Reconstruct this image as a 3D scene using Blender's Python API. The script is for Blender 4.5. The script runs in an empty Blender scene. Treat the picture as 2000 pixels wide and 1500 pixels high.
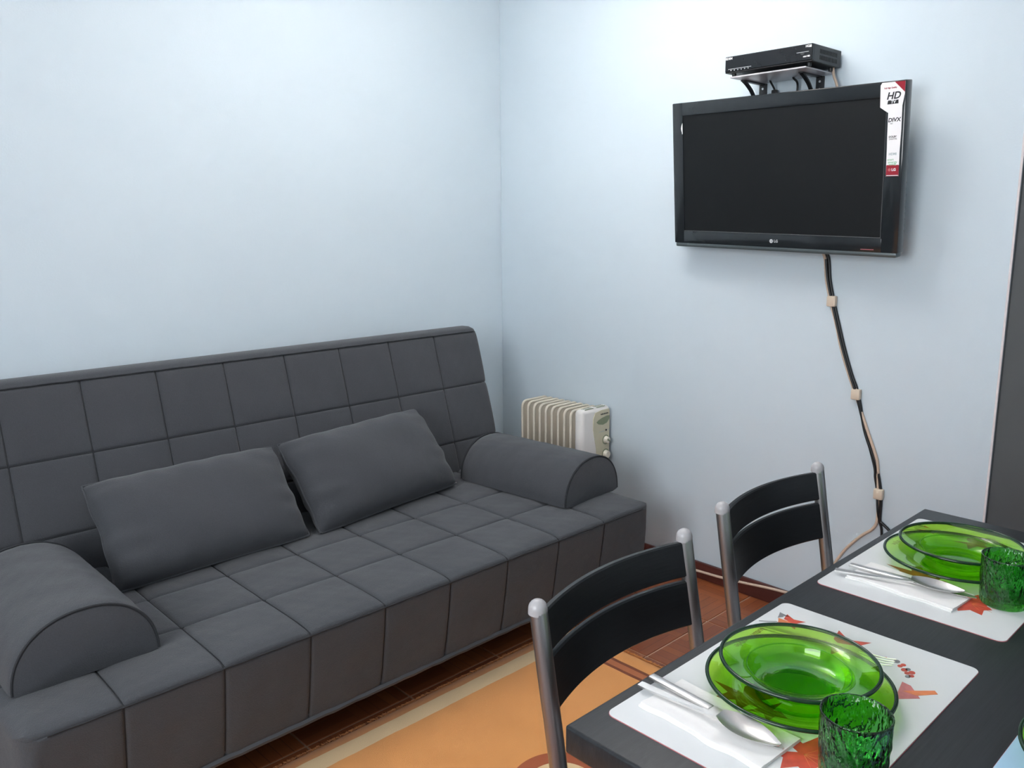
import bpy, bmesh, math, random
from mathutils import Vector, Matrix
random.seed(7)
sc = bpy.context.scene
COL = sc.collection
PI = math.pi

# ------------------------------------------------------------------ camera
CAM_LOC = Vector((-2.5757, -2.7857, 1.3392))
YAW, PITCH, ROLL, FPX = 0.8129, 0.1923, -0.0070, 1632.26
fw = Vector((math.cos(PITCH)*math.cos(YAW), math.cos(PITCH)*math.sin(YAW), -math.sin(PITCH)))
r0 = Vector((math.sin(YAW), -math.cos(YAW), 0)); u0 = r0.cross(fw)
rt = r0*math.cos(ROLL) + u0*math.sin(ROLL); up = u0*math.cos(ROLL) - r0*math.sin(ROLL)
cam = bpy.data.cameras.new('camera'); cam_o = bpy.data.objects.new('camera', cam); COL.objects.link(cam_o)
cam.sensor_fit = 'HORIZONTAL'; cam.sensor_width = 36.0; cam.lens = FPX/2000*36.0; cam.clip_start = 0.02
mw = Matrix((rt, up, -fw)).transposed().to_4x4(); mw.translation = CAM_LOC
cam_o.matrix_world = mw
sc.camera = cam_o

# ------------------------------------------------------------------ world, lights, exposure
wd = bpy.data.worlds.new('world'); sc.world = wd; wd.use_nodes = True
wd.node_tree.nodes['Background'].inputs[0].default_value = (0.75, 0.87, 1.0, 1)
wd.node_tree.nodes['Background'].inputs[1].default_value = 1.0
ADDED_LAMP_POS = (-.98, -1.10, 2.20)      # added uplighter bowl, stands in for bounced flash (built below)
ADDED_LAMP_STRENGTH = 96.0
ADDED_BOWL_STRENGTH = 7.0
FILL_POWER = 52.0                      # added fill light, unseen, aimed at the television wall
wl = bpy.data.lights.new('added_fill_light', 'AREA'); wl.shape = 'RECTANGLE'; wl.size = 1.5; wl.size_y = 1.25
wl.energy = FILL_POWER; wl.color = (0.93, 0.97, 1.0)
wlo = bpy.data.objects.new('added_fill_light', wl); COL.objects.link(wlo)
wlo.location = (-3.88, -2.15, 1.62); wlo.rotation_euler = (PI/2, 0, -PI/2)
sc.view_settings.view_transform = 'Standard'; sc.view_settings.look = 'None'
sc.view_settings.gamma = 1.0; sc.view_settings.use_curve_mapping = False
sc.view_settings.exposure = 0.06
cy = sc.cycles
cy.adaptive_threshold = 0.035; cy.max_bounces = 9; cy.diffuse_bounces = 4; cy.glossy_bounces = 4; cy.transmission_bounces = 10; cy.transparent_max_bounces = 40; cy.use_light_tree = False; cy.sample_clamp_indirect = 60.0

# ------------------------------------------------------------------ materials
MATS = {}
class NT:
    def __init__(s, name):
        s.m = bpy.data.materials.new(name); s.m.use_nodes = True; s.t = s.m.node_tree
        s.b = s.t.nodes['Principled BSDF']; s.out = s.t.nodes['Material Output']; MATS[name] = s.m
    def n(s, typ, **kw):
        nd = s.t.nodes.new(typ)
        for k, v in kw.items(): setattr(nd, k, v)
        return nd
    def l(s, a, b): s.t.links.new(a, b)
    def setv(s, sock, v):
        if hasattr(v, 'is_output'): s.l(v, sock)
        else: sock.default_value = v
    def math(s, op, a, b=0.0, c=0.0):
        nd = s.n('ShaderNodeMath', operation=op)
        s.setv(nd.inputs[0], a); s.setv(nd.inputs[1], b); s.setv(nd.inputs[2], c)
        return nd.outputs[0]
    def mix(s, f, a, b):
        nd = s.n('ShaderNodeMix', data_type='RGBA')
        s.setv(nd.inputs[0], f)
        s.setv(nd.inputs[6], a if hasattr(a, 'is_output') else (*a, 1)); s.setv(nd.inputs[7], b if hasattr(b, 'is_output') else (*b, 1))
        return nd.outputs[2]
    def noise(s, scale, vec=None, detail=3, rough=.5):
        nd = s.n('ShaderNodeTexNoise'); nd.inputs['Scale'].default_value = scale
        nd.inputs['Detail'].default_value = detail; nd.inputs['Roughness'].default_value = rough
        if vec is not None: s.l(vec, nd.inputs['Vector'])
        return nd.outputs['Fac']
    def pos(s): return s.n('ShaderNodeNewGeometry').outputs['Position']
    def obj(s): return s.n('ShaderNodeTexCoord').outputs['Object']
    def xyz(s, v):
        nd = s.n('ShaderNodeSeparateXYZ'); s.l(v, nd.inputs[0]); return nd.outputs
    def vec(s, x, y, z):
        nd = s.n('ShaderNodeCombineXYZ'); s.setv(nd.inputs[0], x); s.setv(nd.inputs[1], y); s.setv(nd.inputs[2], z); return nd.outputs[0]
    def scale(s, v, k):
        nd = s.n('ShaderNodeMapping'); nd.inputs['Scale'].default_value = k; s.l(v, nd.inputs[0]); return nd.outputs[0]
    def bump(s, h, strength=.2, dist=.002):
        nd = s.n('ShaderNodeBump'); nd.inputs['Strength'].default_value = strength; nd.inputs['Distance'].default_value = dist
        s.l(h, nd.inputs['Height']); s.l(nd.outputs[0], s.b.inputs['Normal'])
    def p(s, **kw):
        for k, v in kw.items():
            k = {'col': 'Base Color', 'rough': 'Roughness', 'metal': 'Metallic', 'spec': 'Specular IOR Level', 'sheen': 'Sheen Weight',
                 'trans': 'Transmission Weight', 'ior': 'IOR', 'coat': 'Coat Weight', 'emit': 'Emission Color', 'estr': 'Emission Strength', 'alpha': 'Alpha'}[k]
            if isinstance(v, tuple) and len(v) == 3: v = (*v, 1)
            s.setv(s.b.inputs[k], v)
        return s

def simple(name, col, rough=.5, metal=0., spec=.5, var=.08, nscale=40., bump=0., bdist=.001, **kw):
    t = NT(name); nz = t.noise(nscale, t.obj())
    dark = tuple(c*(1-var) for c in col); lite = tuple(min(1, c*(1+var)) for c in col)
    t.p(col=t.mix(nz, dark, lite), rough=rough, metal=metal, spec=spec, **kw)
    if bump: t.bump(nz, bump, bdist)
    return t.m

# wall paint: pale blue, faint roller texture
t = NT('wall_paint'); P = t.pos()
t.p(col=t.mix(t.noise(2.2, P, 4), (.60, .69, .752), (.635, .725, .782)), rough=.55, spec=.25)
t.bump(t.noise(160, P, 3), .12, .002)
t = NT('ceiling_paint'); t.p(col=t.mix(t.noise(3, t.pos()), (.80, .82, .84), (.86, .87, .88)), rough=.8)
simple('wall_edge_plaster', (.72, .66, .66), .7)
simple('door_grey', (.072, .078, .082), .6, nscale=8)
# parquet-look floor tile
TILE, GX, GY = .3345, -.286, -1.325
t = NT('parquet_tile'); P = t.pos(); x, y, z = t.xyz(P)
su = t.math('DIVIDE', t.math('SUBTRACT', x, GX), TILE); sv = t.math('DIVIDE', t.math('SUBTRACT', y, GY), TILE)
u2 = t.math('MULTIPLY', su, 2.0); v2 = t.math('MULTIPLY', sv, 2.0)
bu = t.math('FLOOR', u2); bv = t.math('FLOOR', v2)
par = t.math('FLOORED_MODULO', t.math('ADD', bu, bv), 2.0)
fu = t.math('FRACT', u2); fv = t.math('FRACT', v2)
s1 = t.math('ADD', t.math('MULTIPLY', fu, par), t.math('MULTIPLY', fv, t.math('SUBTRACT', 1.0, par)))
st = t.math('MULTIPLY', s1, 5.0); si = t.math('FLOOR', st); sf = t.math('FRACT', st)
wn = t.n('ShaderNodeTexWhiteNoise', noise_dimensions='3D')
t.l(t.vec(t.math('ADD', bu, t.math('MULTIPLY', si, 17.3)), bv, par), wn.inputs[0])
gx = t.n('ShaderNodeMix', data_type='VECTOR')
t.l(par, gx.inputs[0]); t.l(t.scale(P, (12, 160, 1)), gx.inputs[4]); t.l(t.scale(P, (160, 12, 1)), gx.inputs[5])
gr = t.noise(1.0, gx.outputs[1], 4, .6)
wn2 = t.n('ShaderNodeTexWhiteNoise', noise_dimensions='2D'); t.l(t.vec(bu, bv, 0.0), wn2.inputs[0])
c = t.mix(t.math('ADD', t.math('MULTIPLY', wn.outputs[0], .55), t.math('MULTIPLY', wn2.outputs[0], .45)), (.19, .050, .020), (.42, .135, .042))
c = t.mix(t.math('MULTIPLY', gr, .75), c, (.17, .045, .02))
edge = t.math('LESS_THAN', t.math('ABSOLUTE', t.math('SUBTRACT', sf, .5)), .47)
c = t.mix(edge, (.14, .04, .02), c)
t.p(col=c, rough=.32, spec=.45)
simple('grout', (.42, .27, .19), .8)
t = NT('baseboard_wood'); P = t.obj()
t.p(col=t.mix(t.noise(6, t.scale(P, (1, 1, 14)), 4), (.055, .014, .012), (.11, .03, .022)), rough=.35)
# sofa fabric
t = NT('sofa_fabric'); P = t.obj()
big = t.noise(5, P, 3); fine = t.noise(420, P, 2)
t.p(col=t.mix(t.math('ADD', t.math('MULTIPLY', big, .4), t.math('MULTIPLY', fine, .6)), (.046, .0485, .054), (.080, .084, .094)), rough=.92, spec=.15, sheen=.18)
wv = t.n('ShaderNodeMath', operation='ADD'); t.l(fine, wv.inputs[0]); t.l(t.math('MULTIPLY', t.noise(14, P, 3), 2.5), wv.inputs[1])
t.bump(wv.outputs[0], .35, .004)
simple('sofa_thread', (.022, .024, .028), .9)
simple('sofa_hem', (.07, .074, .082), .85)
simple('black_plastic', (.012, .013, .014), .4)
# rug (origin at its +x,+y corner)
t = NT('rug_pile'); P = t.obj(); x, y, z = t.xyz(P)
nz = t.noise(900, P, 2); bigz = t.noise(9, P, 3)
c = t.mix(bigz, (.80, .335, .095), (.92, .41, .125))
def band(t, a, lo, hi): return t.math('MULTIPLY', t.math('GREATER_THAN', a, lo), t.math('LESS_THAN', a, hi))
wob = t.math('ADD', y, t.math('MULTIPLY', t.math('SUBTRACT', t.noise(14, P, 2), .5), .006))
c = t.mix(t.math('GREATER_THAN', wob, -.042), c, (.72, .29, .10))
c = t.mix(band(t, wob, -.095, -.042), c, (.88, .64, .36))
c = t.mix(band(t, x, -.115, -.067), c, (.50, .145, .05))
c = t.mix(band(t, x, -.079, -.067), c, (.20, .038, .012))
c = t.mix(band(t, x, -.115, -.103), c, (.22, .042, .014))
rr = t.math('SQRT', t.math('ADD', t.math('POWER', t.math('ADD', x, .615), 2.0), t.math('POWER', t.math('ADD', y, .545), 2.0)))
c = t.mix(t.math('LESS_THAN', rr, .125), c, (.42, .09, .03))
c = t.mix(t.math('LESS_THAN', rr, .085), c, (.88, .64, .36))
t.p(col=t.mix(nz, c, t.mix(.75, (.3, .15, .05), c)), rough=.95, spec=.1, sheen=.2)
t.bump(nz, .5, .004)
# metals
t = NT('chair_steel'); P = t.obj()
t.p(col=t.mix(t.noise(30, t.scale(P, (4, 4, .3)), 3), (.36, .36, .365), (.45, .45, .455)), metal=1.0, rough=.36)
simple('cap_plastic', (.40, .385, .395), .3, var=.03)
t = NT('black_wood'); P = t.obj()
g = t.noise(1, t.scale(P, (14, 14, 260)), 4, .6)
t.p(col=t.mix(g, (.006, .007, .008), (.016, .0175, .020)), rough=.36, spec=.45); t.bump(g, .25, .001)
t = NT('table_veneer'); P = t.obj()
g = t.noise(1, t.scale(P, (7, 170, 60)), 4, .65)
t.p(col=t.mix(g, (.008, .0095, .0115), (.028, .031, .035)), rough=.40, spec=.35); t.bump(g, .35, .001)
simple('steel', (.74, .73, .72), .34, metal=1.0, var=.03)
# tableware
simple('mat_white', (.68, .695, .70), .3, spec=.4, var=.02, nscale=6)
simple('mat_blue_reflection', (.38, .58, .76), .25, spec=.5, var=.03)  # reflection of the blue wall put into the placemat colour
simple('mat_edge_red', (.42, .12, .14), .5)
simple('print_red', (.55, .07, .04), .35, var=.45, nscale=60)
simple('print_orange', (.68, .20, .07), .35, var=.3, nscale=60)
simple('print_rose', (.55, .17, .17), .35, var=.3, nscale=80)
simple('print_brown', (.33, .10, .03), .35, var=.4, nscale=70)
simple('print_stem', (.20, .20, .21), .4)
t = NT('napkin_paper'); P = t.obj(); nz = t.noise(70, P, 3)
t.p(col=t.mix(nz, (.80, .785, .77), (.86, .845, .835)), rough=.85); t.bump(nz, .3, .002)
def tint_glass(name, col, ior=1.5, rough=.02):
    t = NT(name); tr = t.n('ShaderNodeBsdfTransparent'); gl = t.n('ShaderNodeBsdfGlossy'); fr = t.n('ShaderNodeFresnel'); mx = t.n('ShaderNodeMixShader')
    nz = t.noise(12, t.obj(), 2)
    t.l(t.mix(nz, tuple(c*.94 for c in col), tuple(min(1, c*1.06) for c in col)), tr.inputs[0])
    gl.inputs[0].default_value = (1, 1, 1, 1); gl.inputs['Roughness'].default_value = rough; 
    bf = t.n('ShaderNodeNewGeometry').outputs['Backfacing']
    t.l(t.math('ADD', t.math('MULTIPLY', bf, 1/ior-ior), ior), fr.inputs[0])
    t.l(fr.outputs[0], mx.inputs[0]); t.l(tr.outputs[0], mx.inputs[1]); t.l(gl.outputs[0], mx.inputs[2]); t.l(mx.outputs[0], t.out.inputs[0])
    return t.m
tint_glass('plate_glass', (.66, .885, .26))
tint_glass('soup_glass', (.64, .88, .25))
simple('shelf_glass', (.62, .60, .64), .25, var=.05)
simple('glass_rim', (.004, .028, .009), .14, spec=.45, var=.3)
t = NT('tumbler_glass'); P = t.obj()
t.p(col=t.mix(t.noise(20, P), (.17, .62, .19), (.26, .74, .26)), rough=.02, trans=1.0, ior=1.45)
t.bump(t.noise(120, t.scale(P, (1, 1, .5)), 2), .8, .006)
# electronics
simple('tv_gloss', (.018, .022, .025), .12, spec=.45, coat=.25)
simple('tv_screen', (.0065, .0078, .0088), .5, spec=.25, var=.02)
simple('tv_back', (.012, .013, .015), .5)
simple('tv_silver', (.10, .12, .125), .35, metal=.4)
simple('tv_line', (.10, .105, .11), .3)
simple('logo_silver', (.55, .57, .58), .4)
simple('print_black', (.012, .012, .014), .5)
simple('print_white', (.85, .86, .87), .5)
simple('sticker_white', (.88, .87, .88), .3, var=.02)
simple('sticker_red', (.33, .015, .03), .3, var=.1)
simple('sticker_green', (.10, .42, .16), .4)
simple('sticker_grey', (.45, .5, .52), .4)
simple('receiver_case', (.022, .026, .028), .45)
simple('receiver_front', (.012, .014, .017), .2)
simple('receiver_line', (.5, .53, .54), .35)
simple('vent_dark', (.003, .003, .003), .8)
simple('bracket_black', (.014, .015, .017), .45)
simple('screw_steel', (.75, .76, .78), .3, metal=.6)
simple('cable_beige', (.62, .47, .36), .45)
simple('cable_black', (.012, .012, .013), .4)
simple('clip_tape', (.68, .56, .44), .5)
simple('heater_cream', (.66, .60, .50), .38, var=.03)
simple('heater_white', (.76, .73, .70), .35, var=.02)
simple('heater_panel', (.60, .555, .40), .35, var=.03)
simple('heater_window', (.23, .26, .16), .25)
simple('knob_cream', (.78, .73, .62), .3, var=.03)
simple('added_window_white', (.8, .8, .8), .4)
t = NT('added_lamp_glow'); t.p(col=(.9, .9, .88), emit=(1.0, .94, .895), estr=ADDED_LAMP_STRENGTH)  # emission of the added uplight
t = NT('added_lamp_bowl'); t.p(col=(.85, .85, .84), emit=(1.0, .97, .94), estr=ADDED_BOWL_STRENGTH)
simple('added_lamp_metal', (.6, .6, .6), .4, metal=.8)

# ------------------------------------------------------------------ mesh helpers
class MB:
    def __init__(s): s.v = []; s.f = []
    def add(s, vs, fs, m=None):
        o = len(s.v)
        s.v += [tuple(m @ Vector(q)) if m is not None else tuple(q) for q in vs]; s.f += [tuple(i+o for i in q) for q in fs]; return s
    def box(s, x0, x1, y0, y1, z0, z1, m=None):
        return s.add([(x0,y0,z0),(x1,y0,z0),(x1,y1,z0),(x0,y1,z0),(x0,y0,z1),(x1,y0,z1),(x1,y1,z1),(x0,y1,z1)],
                     [(0,3,2,1),(4,5,6,7),(0,1,5,4),(1,2,6,5),(2,3,7,6),(3,0,4,7)], m)
    def rbox(s, x0, x1, y0, y1, z0, z1, r=.005, seg=2, m=None):
        bm = bmesh.new(); tmp = MB().box(x0, x1, y0, y1, z0, z1)
        vs = [bm.verts.new(q) for q in tmp.v]
        for q in tmp.f: bm.faces.new([vs[i] for i in q])
        bmesh.ops.bevel(bm, geom=bm.edges[:], offset=r, segments=seg, profile=.5, affect='EDGES')
        bm.verts.index_update()
        s.add([tuple(q.co) for q in bm.verts], [tuple(w.index for w in q.verts) for q in bm.faces], m); bm.free(); return s
    def grid(s, rows, m=None, flip=False, close=False):
        n = len(rows[0]); vs = [q for rw in rows for q in rw]; fs = []
        for i in range(len(rows)-1):
            for j in range(n if close else n-1):
                k = (j+1) % n
                q = (i*n+j, i*n+k, (i+1)*n+k, (i+1)*n+j); fs.append(q[::-1] if flip else q)
        return s.add(vs, fs, m)
    def lathe(s, prof, n=48, c=(0,0,0), closed=False, m=None):
        pr = list(prof) + ([prof[0]] if closed else [])
        vs = []; fs = []; idx = []
        for (r, z) in pr[:-1] if closed else pr:
            if r < 1e-7: idx.append([len(vs)]*n); vs.append((c[0], c[1], c[2]+z))
            else:
                idx.append(list(range(len(vs), len(vs)+n)))
                vs += [(c[0]+r*math.cos(2*PI*k/n), c[1]+r*math.sin(2*PI*k/n), c[2]+z) for k in range(n)]
        if closed: idx.append(idx[0])
        for a, b in zip(idx[:-1], idx[1:]):
            for k in range(n):
                q = [a[k], a[(k+1) % n], b[(k+1) % n], b[k]]; w = []
                for i in q:
                    if i not in w: w.append(i)
                if len(w) > 2: fs.append(tuple(w))
        return s.add(vs, fs, m)
    def tube(s, pts, r, n=8, caps=True, m=None, sub=0):
        P_ = [Vector(q) for q in pts]
        if sub: P_ = smooth_path(P_, sub)
        rad = r if callable(r) else (lambda a: r)
        T = [(P_[min(i+1, len(P_)-1)]-P_[max(i-1, 0)]).normalized() for i in range(len(P_))]
        nrm = T[0].orthogonal().normalized(); rows = []
        for i, q in enumerate(P_):
            nrm = (nrm - T[i]*nrm.dot(T[i])).normalized(); b = T[i].cross(nrm); k = rad(i/max(1, len(P_)-1))
            rows.append([tuple(q + nrm*k*math.cos(2*PI*j/n) + b*k*math.sin(2*PI*j/n)) for j in range(n)])
        o = len(s.v); s.grid(rows, m, close=True)
        if caps: s.f.append(tuple(range(o+n-1, o-1, -1))); s.f.append(tuple(o+(len(rows)-1)*n+j for j in range(n)))
        return s
    def prism(s, poly, z0, z1, m=None):
        n = len(poly); vs = [(x, y, z0) for x, y in poly]+[(x, y, z1) for x, y in poly]
        fs = [tuple(range(n-1, -1, -1)), tuple(range(n, 2*n))]+[(i, (i+1) % n, n+(i+1) % n, n+i) for i in range(n)]
        return s.add(vs, fs, m)
    def mesh(s, name, mat, angle=35):
        me = bpy.data.meshes.new(name); me.from_pydata(s.v, [], s.f)
        bm = bmesh.new(); bm.from_mesh(me); bmesh.ops.recalc_face_normals(bm, faces=bm.faces[:]); bm.to_mesh(me); bm.free()
        me.polygons.foreach_set('use_smooth', [True]*len(me.polygons))
        me.set_sharp_from_angle(angle=math.radians(angle))
        me.materials.append(MATS[mat]); return me
    def build(s, name, mat, parent=None, angle=35): return link(name, s.mesh(name, mat, angle), parent)

def smooth_path(P_, k):
    out = []; n = len(P_)
    for i in range(n-1):
        a, b, c, d = P_[max(i-1, 0)], P_[i], P_[i+1], P_[min(i+2, n-1)]
        for j in range(k):
            t = j/k
            out.append(.5*((2*b)+(c-a)*t+(2*a-5*b+4*c-d)*t*t+(3*b-a-3*c+d)*t**3))
    out.append(P_[-1]); return out
def link(name, data, parent=None):
    o = bpy.data.objects.new(name, data); COL.objects.link(o)
    if parent is not None: o.parent = parent
    return o
def tag(o, label=None, cat=None, group=None, kind=None):
    for k, v in (('label', label), ('category', cat), ('group', group), ('kind', kind)):
        if v: o[k] = v
    return o
def empty(name, loc=(0,0,0), rz=0, label=None, cat=None, group=None):
    o = link(name, None); o.location = loc; o.rotation_euler = (0, 0, rz); o.empty_display_size = .1
    return tag(o, label, cat, group)
def copy_tree(o, parent=None):
    c = o.copy(); COL.objects.link(c); c.parent = parent
    for ch in [q for q in bpy.data.objects if q.parent is o]: copy_tree(ch, c)
    return c
def struct(o): o['kind'] = 'structure'; return o
def text_part(name, s, size, mat, parent, m, ext=.0002, align='CENTER', shear=0., bold=0.):
    cu = bpy.data.curves.new(name, 'FONT'); cu.body = s; cu.size = size; cu.extrude = ext; cu.align_x = align; cu.align_y = 'CENTER'; cu.shear = shear; cu.offset = bold
    cu.resolution_u = 3
    tmp = bpy.data.objects.new('tmp_text', cu); COL.objects.link(tmp); bpy.context.view_layer.update()
    me = bpy.data.meshes.new_from_object(tmp.evaluated_get(bpy.context.evaluated_depsgraph_get())); bpy.data.objects.remove(tmp)
    me.transform(m); me.materials.clear(); me.materials.append(MATS[mat]); me.name = name
    return link(name, me, parent)
def T(x, y, z): return Matrix.Translation((x, y, z))
def RZ(a): return Matrix.Rotation(a, 4, 'Z')
def RX(a): return Matrix.Rotation(a, 4, 'X')
def RY(a): return Matrix.Rotation(a, 4, 'Y')
def circle(r, n=24, c=(0,0), sx=1., sy=1.): return [(c[0]+r*sx*math.cos(2*PI*k/n), c[1]+r*sy*math.sin(2*PI*k/n)) for k in range(n)]
def rrect(x0, x1, y0, y1, r, n=6):
    o = []
    for cx, cy, a in ((x1-r, y1-r, 0), (x0+r, y1-r, 90), (x0+r, y0+r, 180), (x1-r, y0+r, 270)):
        o += [(cx+r*math.cos(math.radians(a+90*k/n)), cy+r*math.sin(math.radians(a+90*k/n))) for k in range(n+1)]
    return o

# ------------------------------------------------------------------ the room
XW, YB, HC = -3.9, -4.1, 2.55          # far-left wall x, wall behind the camera y, ceiling
YE = -2.054                             # where the television wall ends at the doorway
struct(MB().box(XW-.1, .1, 0, .1, -.02, HC).build('wall_left', 'wall_paint'))
w = MB().rbox(0, .12, YE, 0.0, -.02, HC, .004, 2).build('wall_right', 'wall_paint'); struct(w)
struct(MB().box(0, .12, -2.98, YE, 2.10, HC).box(0, .12, YB, -2.98, -.02, HC).build('wall_right_end', 'wall_paint'))
# wall opposite the television, with an opening cut for the added fill window
WY0, WY1, WZ0, WZ1 = -2.90, -1.40, 1.0, 2.25
struct(MB().box(XW-.12, XW, YB, WY0, -.02, HC).box(XW-.12, XW, WY1, 0, -.02, HC).box(XW-.12, XW, WY0, WY1, -.02, WZ0).box(XW-.12, XW, WY0, WY1, WZ1, HC).build('wall_side', 'wall_paint'))
wx_ = (XW-.10, XW-.06)
struct(MB().box(*wx_, WY0, WY1, WZ0, WZ0+.05).box(*wx_, WY0, WY1, WZ1-.05, WZ1).box(*wx_, WY0, WY0+.05, WZ0, WZ1).box(*wx_, WY1-.05, WY1, WZ0, WZ1).box(*wx_, -2.175, -2.125, WZ0, WZ1).build('added_window', 'added_window_white'))  # unseen window frame, added to go with the fill light
struct(MB().box(XW-.12, .12, YB-.12, YB, -.02, HC).build('wall_back', 'wall_paint'))
struct(MB().box(XW-.1, .12, YB-.12, .1, HC, HC+.1).build('ceiling', 'ceiling_paint'))
fl = struct(MB().box(XW-.1, .6, YB-.12, .1, -.06, -.0025).build('floor', 'grout'))
# ceramic floor tiles, each its own piece
G = .0022; cache = {}
i0 = math.floor((XW-GX)/TILE); i1 = math.ceil((.0-GX)/TILE); j0 = math.floor((YB-GY)/TILE); j1 = math.ceil((0-GY)/TILE)
for i in range(i0, i1):
    for j in range(j0, j1):
        x0, x1 = max(GX+i*TILE+G, XW), min(GX+(i+1)*TILE-G, .0); y0, y1 = max(GY+j*TILE+G, YB), min(GY+(j+1)*TILE-G, 0)
        if x1-x0 < .01 or y1-y0 < .01: continue
        k = (round(x1-x0, 4), round(y1-y0, 4))
        if k not in cache:
            b = .0015; a, c_ = k
            m_ = MB().add([(0,0,-.004),(a,0,-.004),(a,c_,-.004),(0,c_,-.004),(b,b,0),(a-b,b,0),(a-b,c_-b,0),(b,c_-b,0)], [(4,5,6,7),(0,1,5,4),(1,2,6,5),(2,3,7,6),(3,0,4,7)])
            cache[k] = m_.mesh('tile', 'parquet_tile')
        link('tile', cache[k], fl).location = (x0, y0, 0)
bb = MB().rbox(-.014, 0, YE, 0, 0, .064, .003, 2).build('baseboard_right', 'baseboard_wood'); struct(bb)
struct(MB().rbox(XW, -.014, -.014, 0, 0, .064, .003, 2).build('baseboard_left', 'baseboard_wood'))
# dark grey door standing in the doorway
dr = struct(MB().rbox(.006, .046, -2.965, YE-.004, .005, 2.085, .001, 1).build('door_1', 'door_grey'))
MB().box(.012, .12, YE-.0035, YE, 0, 2.10).build('door_jamb', 'door_grey', dr)
struct(MB().rbox(-.0012, .003, YE-.0012, YE+.0050, .064, HC-.001, .0008, 1).build('trim_1', 'wall_edge_plaster'))
MB().box(.0, .12, -2.98, -2.966, 0, 2.10).build('door_jamb', 'door_grey', dr)
MB().tube([(.008, -2.88, 1.02), (-.030, -2.88, 1.02), (-.042, -2.86, 1.02), (-.042, -2.76, 1.02)], .009, 10).build('door_handle', 'steel', dr)

# added lamp, out of view: imitates flash bounced off the ceiling
lp = empty('added_lamp', (ADDED_LAMP_POS[0], ADDED_LAMP_POS[1], HC), label='added white bowl lamp, out of view, standing in for flash bounced off the ceiling', cat='lamp')
dz = ADDED_LAMP_POS[2]-HC
MB().lathe([(0, 0), (.055, 0), (.055, -.02), (.006, -.026), (.006, dz-.03), (0, dz-.03)], 24).build('rod', 'added_lamp_metal', lp)
MB().lathe([(0, dz-.075), (.08, dz-.070), (.14, dz-.052), (.185, dz-.020), (.20, dz+.012), (.196, dz+.012), (.180, dz-.016), (.135, dz-.046), (.08, dz-.063), (0, dz-.068)], 48).build('bowl', 'added_lamp_bowl', lp)
MB().lathe([(.010, dz-.015), (.165, dz-.015), (.165, dz-.020), (.010, dz-.020)], 40, closed=True).build('lit_disc', 'added_lamp_glow', lp)

# ------------------------------------------------------------------ sofa bed
SX0, SX1 = -2.285, -.352
PITCHX = .2139
sofa = empty('sofa_bed', (-1.31, -.65, 0), label='charcoal grey quilted fabric sofa bed along the pale blue wall', cat='sofa')
SOF = sofa.location
def resample(path, step, seams):
    L = [0.0]
    for (a, b) in zip(path[:-1], path[1:]): L.append(L[-1]+math.hypot(b[0]-a[0], b[1]-a[1]))
    S = list(L)
    for q in seams: S += [q+d for d in (-.012, -.007, -.004, -.002, 0, .002, .004, .007, .012) if 0 < q+d < L[-1]]
    S.sort(); S2 = [S[0]]
    for v in S[1:]:
        if v-S2[-1] < .0012: continue
        n = int((v-S2[-1])/step)
        S2 += [S2[-1]+(v-S2[-1])*(k+1)/(n+1) for k in range(n)]+[v]
    out = []; k = 0
    for v in S2:
        while k < len(L)-2 and v > L[k+1]: k += 1
        t_ = (v-L[k])/(L[k+1]-L[k]); a, b = path[k], path[k+1]; out.append((a[0]+(b[0]-a[0])*t_, a[1]+(b[1]-a[1])*t_, v))
    return out
def wob(x, y): return math.sin(x*9.1+y*3.3)*.5+math.sin(x*17.7-y*13.1+1.3)*.3+math.sin(x*5.3+y*23.0+.7)*.25
def quilted(path, xs0, xs1, colseams, rowseams, puffrange, A=.007, R=.045, sign=1, colfade=None, clamp=False):
    pr = resample(path, .012, rowseams); m = MB(); rows = []
    X = resample([(xs0, 0), (xs0+.1, 0), (xs1-.1, 0), (xs1, 0)], .012, [c-xs0 for c in colseams]+[.012, xs1-xs0-.012]); X = [q[0] for q in X]
    N = len(pr); nrm = []; y_lo = min(q[0] for q in pr)-.004; z_hi = max(q[1] for q in pr)+.007
    for i in range(N):
        a, b = pr[max(i-1, 0)], pr[min(i+1, N-1)]; d = Vector((b[0]-a[0], b[1]-a[1])).normalized(); nrm.append((sign*d.y, -sign*d.x))
    for x in X:
        de = min(x-xs0, xs1-x); e = 0
        if de < R: e = R*(1-math.sqrt(max(0, 1-((R-de)/R)**2)))
        dc = min(abs(x-c) for c in colseams); row = []
        for i, (yy, zz, s) in enumerate(pr):
            h = 0 if clamp else -e
            if puffrange[0] <= s <= puffrange[1]:
                drow = min([abs(s-q) for q in rowseams]+[9])
                k = 1.0 if colfade is None else colfade(s)
                f = lambda d: 1-math.exp(-d/.022)
                h += A*k*(f(dc)*f(drow))**.8 - .0040*math.exp(-(dc/.0036)**2) - .0040*math.exp(-(drow/.0036)**2)
                h += (.0016*wob(x*2.3, s*2.7)+.0010*wob(x*7.1, s*6.3))*min(1, de/.05)*min(1, drow/.03, dc/.03)
            yq, zq = yy+nrm[i][0]*h, zz+nrm[i][1]*h
            if clamp: yq = max(yq, y_lo+e+.35*max(0, e-.01)); zq = min(zq, z_hi-.6*e)
            row.append((x-SOF.x, yq-SOF.y, zq))
        rows.append(row)
    m.grid(rows); n = N
    m.f.append(tuple(range(n-1, -1, -1))); m.f.append(tuple((len(X)-1)*n+k for k in range(n)))
    return m
colS = [-.5961-PITCHX*k for k in range(0, 9)]
seat_path = [(-.30, .388), (-1.02, .391), (-1.065, .3905), (-1.10, .389), (-1.118, .386), (-1.128, .380), (-1.127, .37), (-1.118, .30), (-1.102, .20), (-1.091, .148), (-1.083, .138), (-.95, .138), (-.30, .145), (-.30, .388)]
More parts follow.
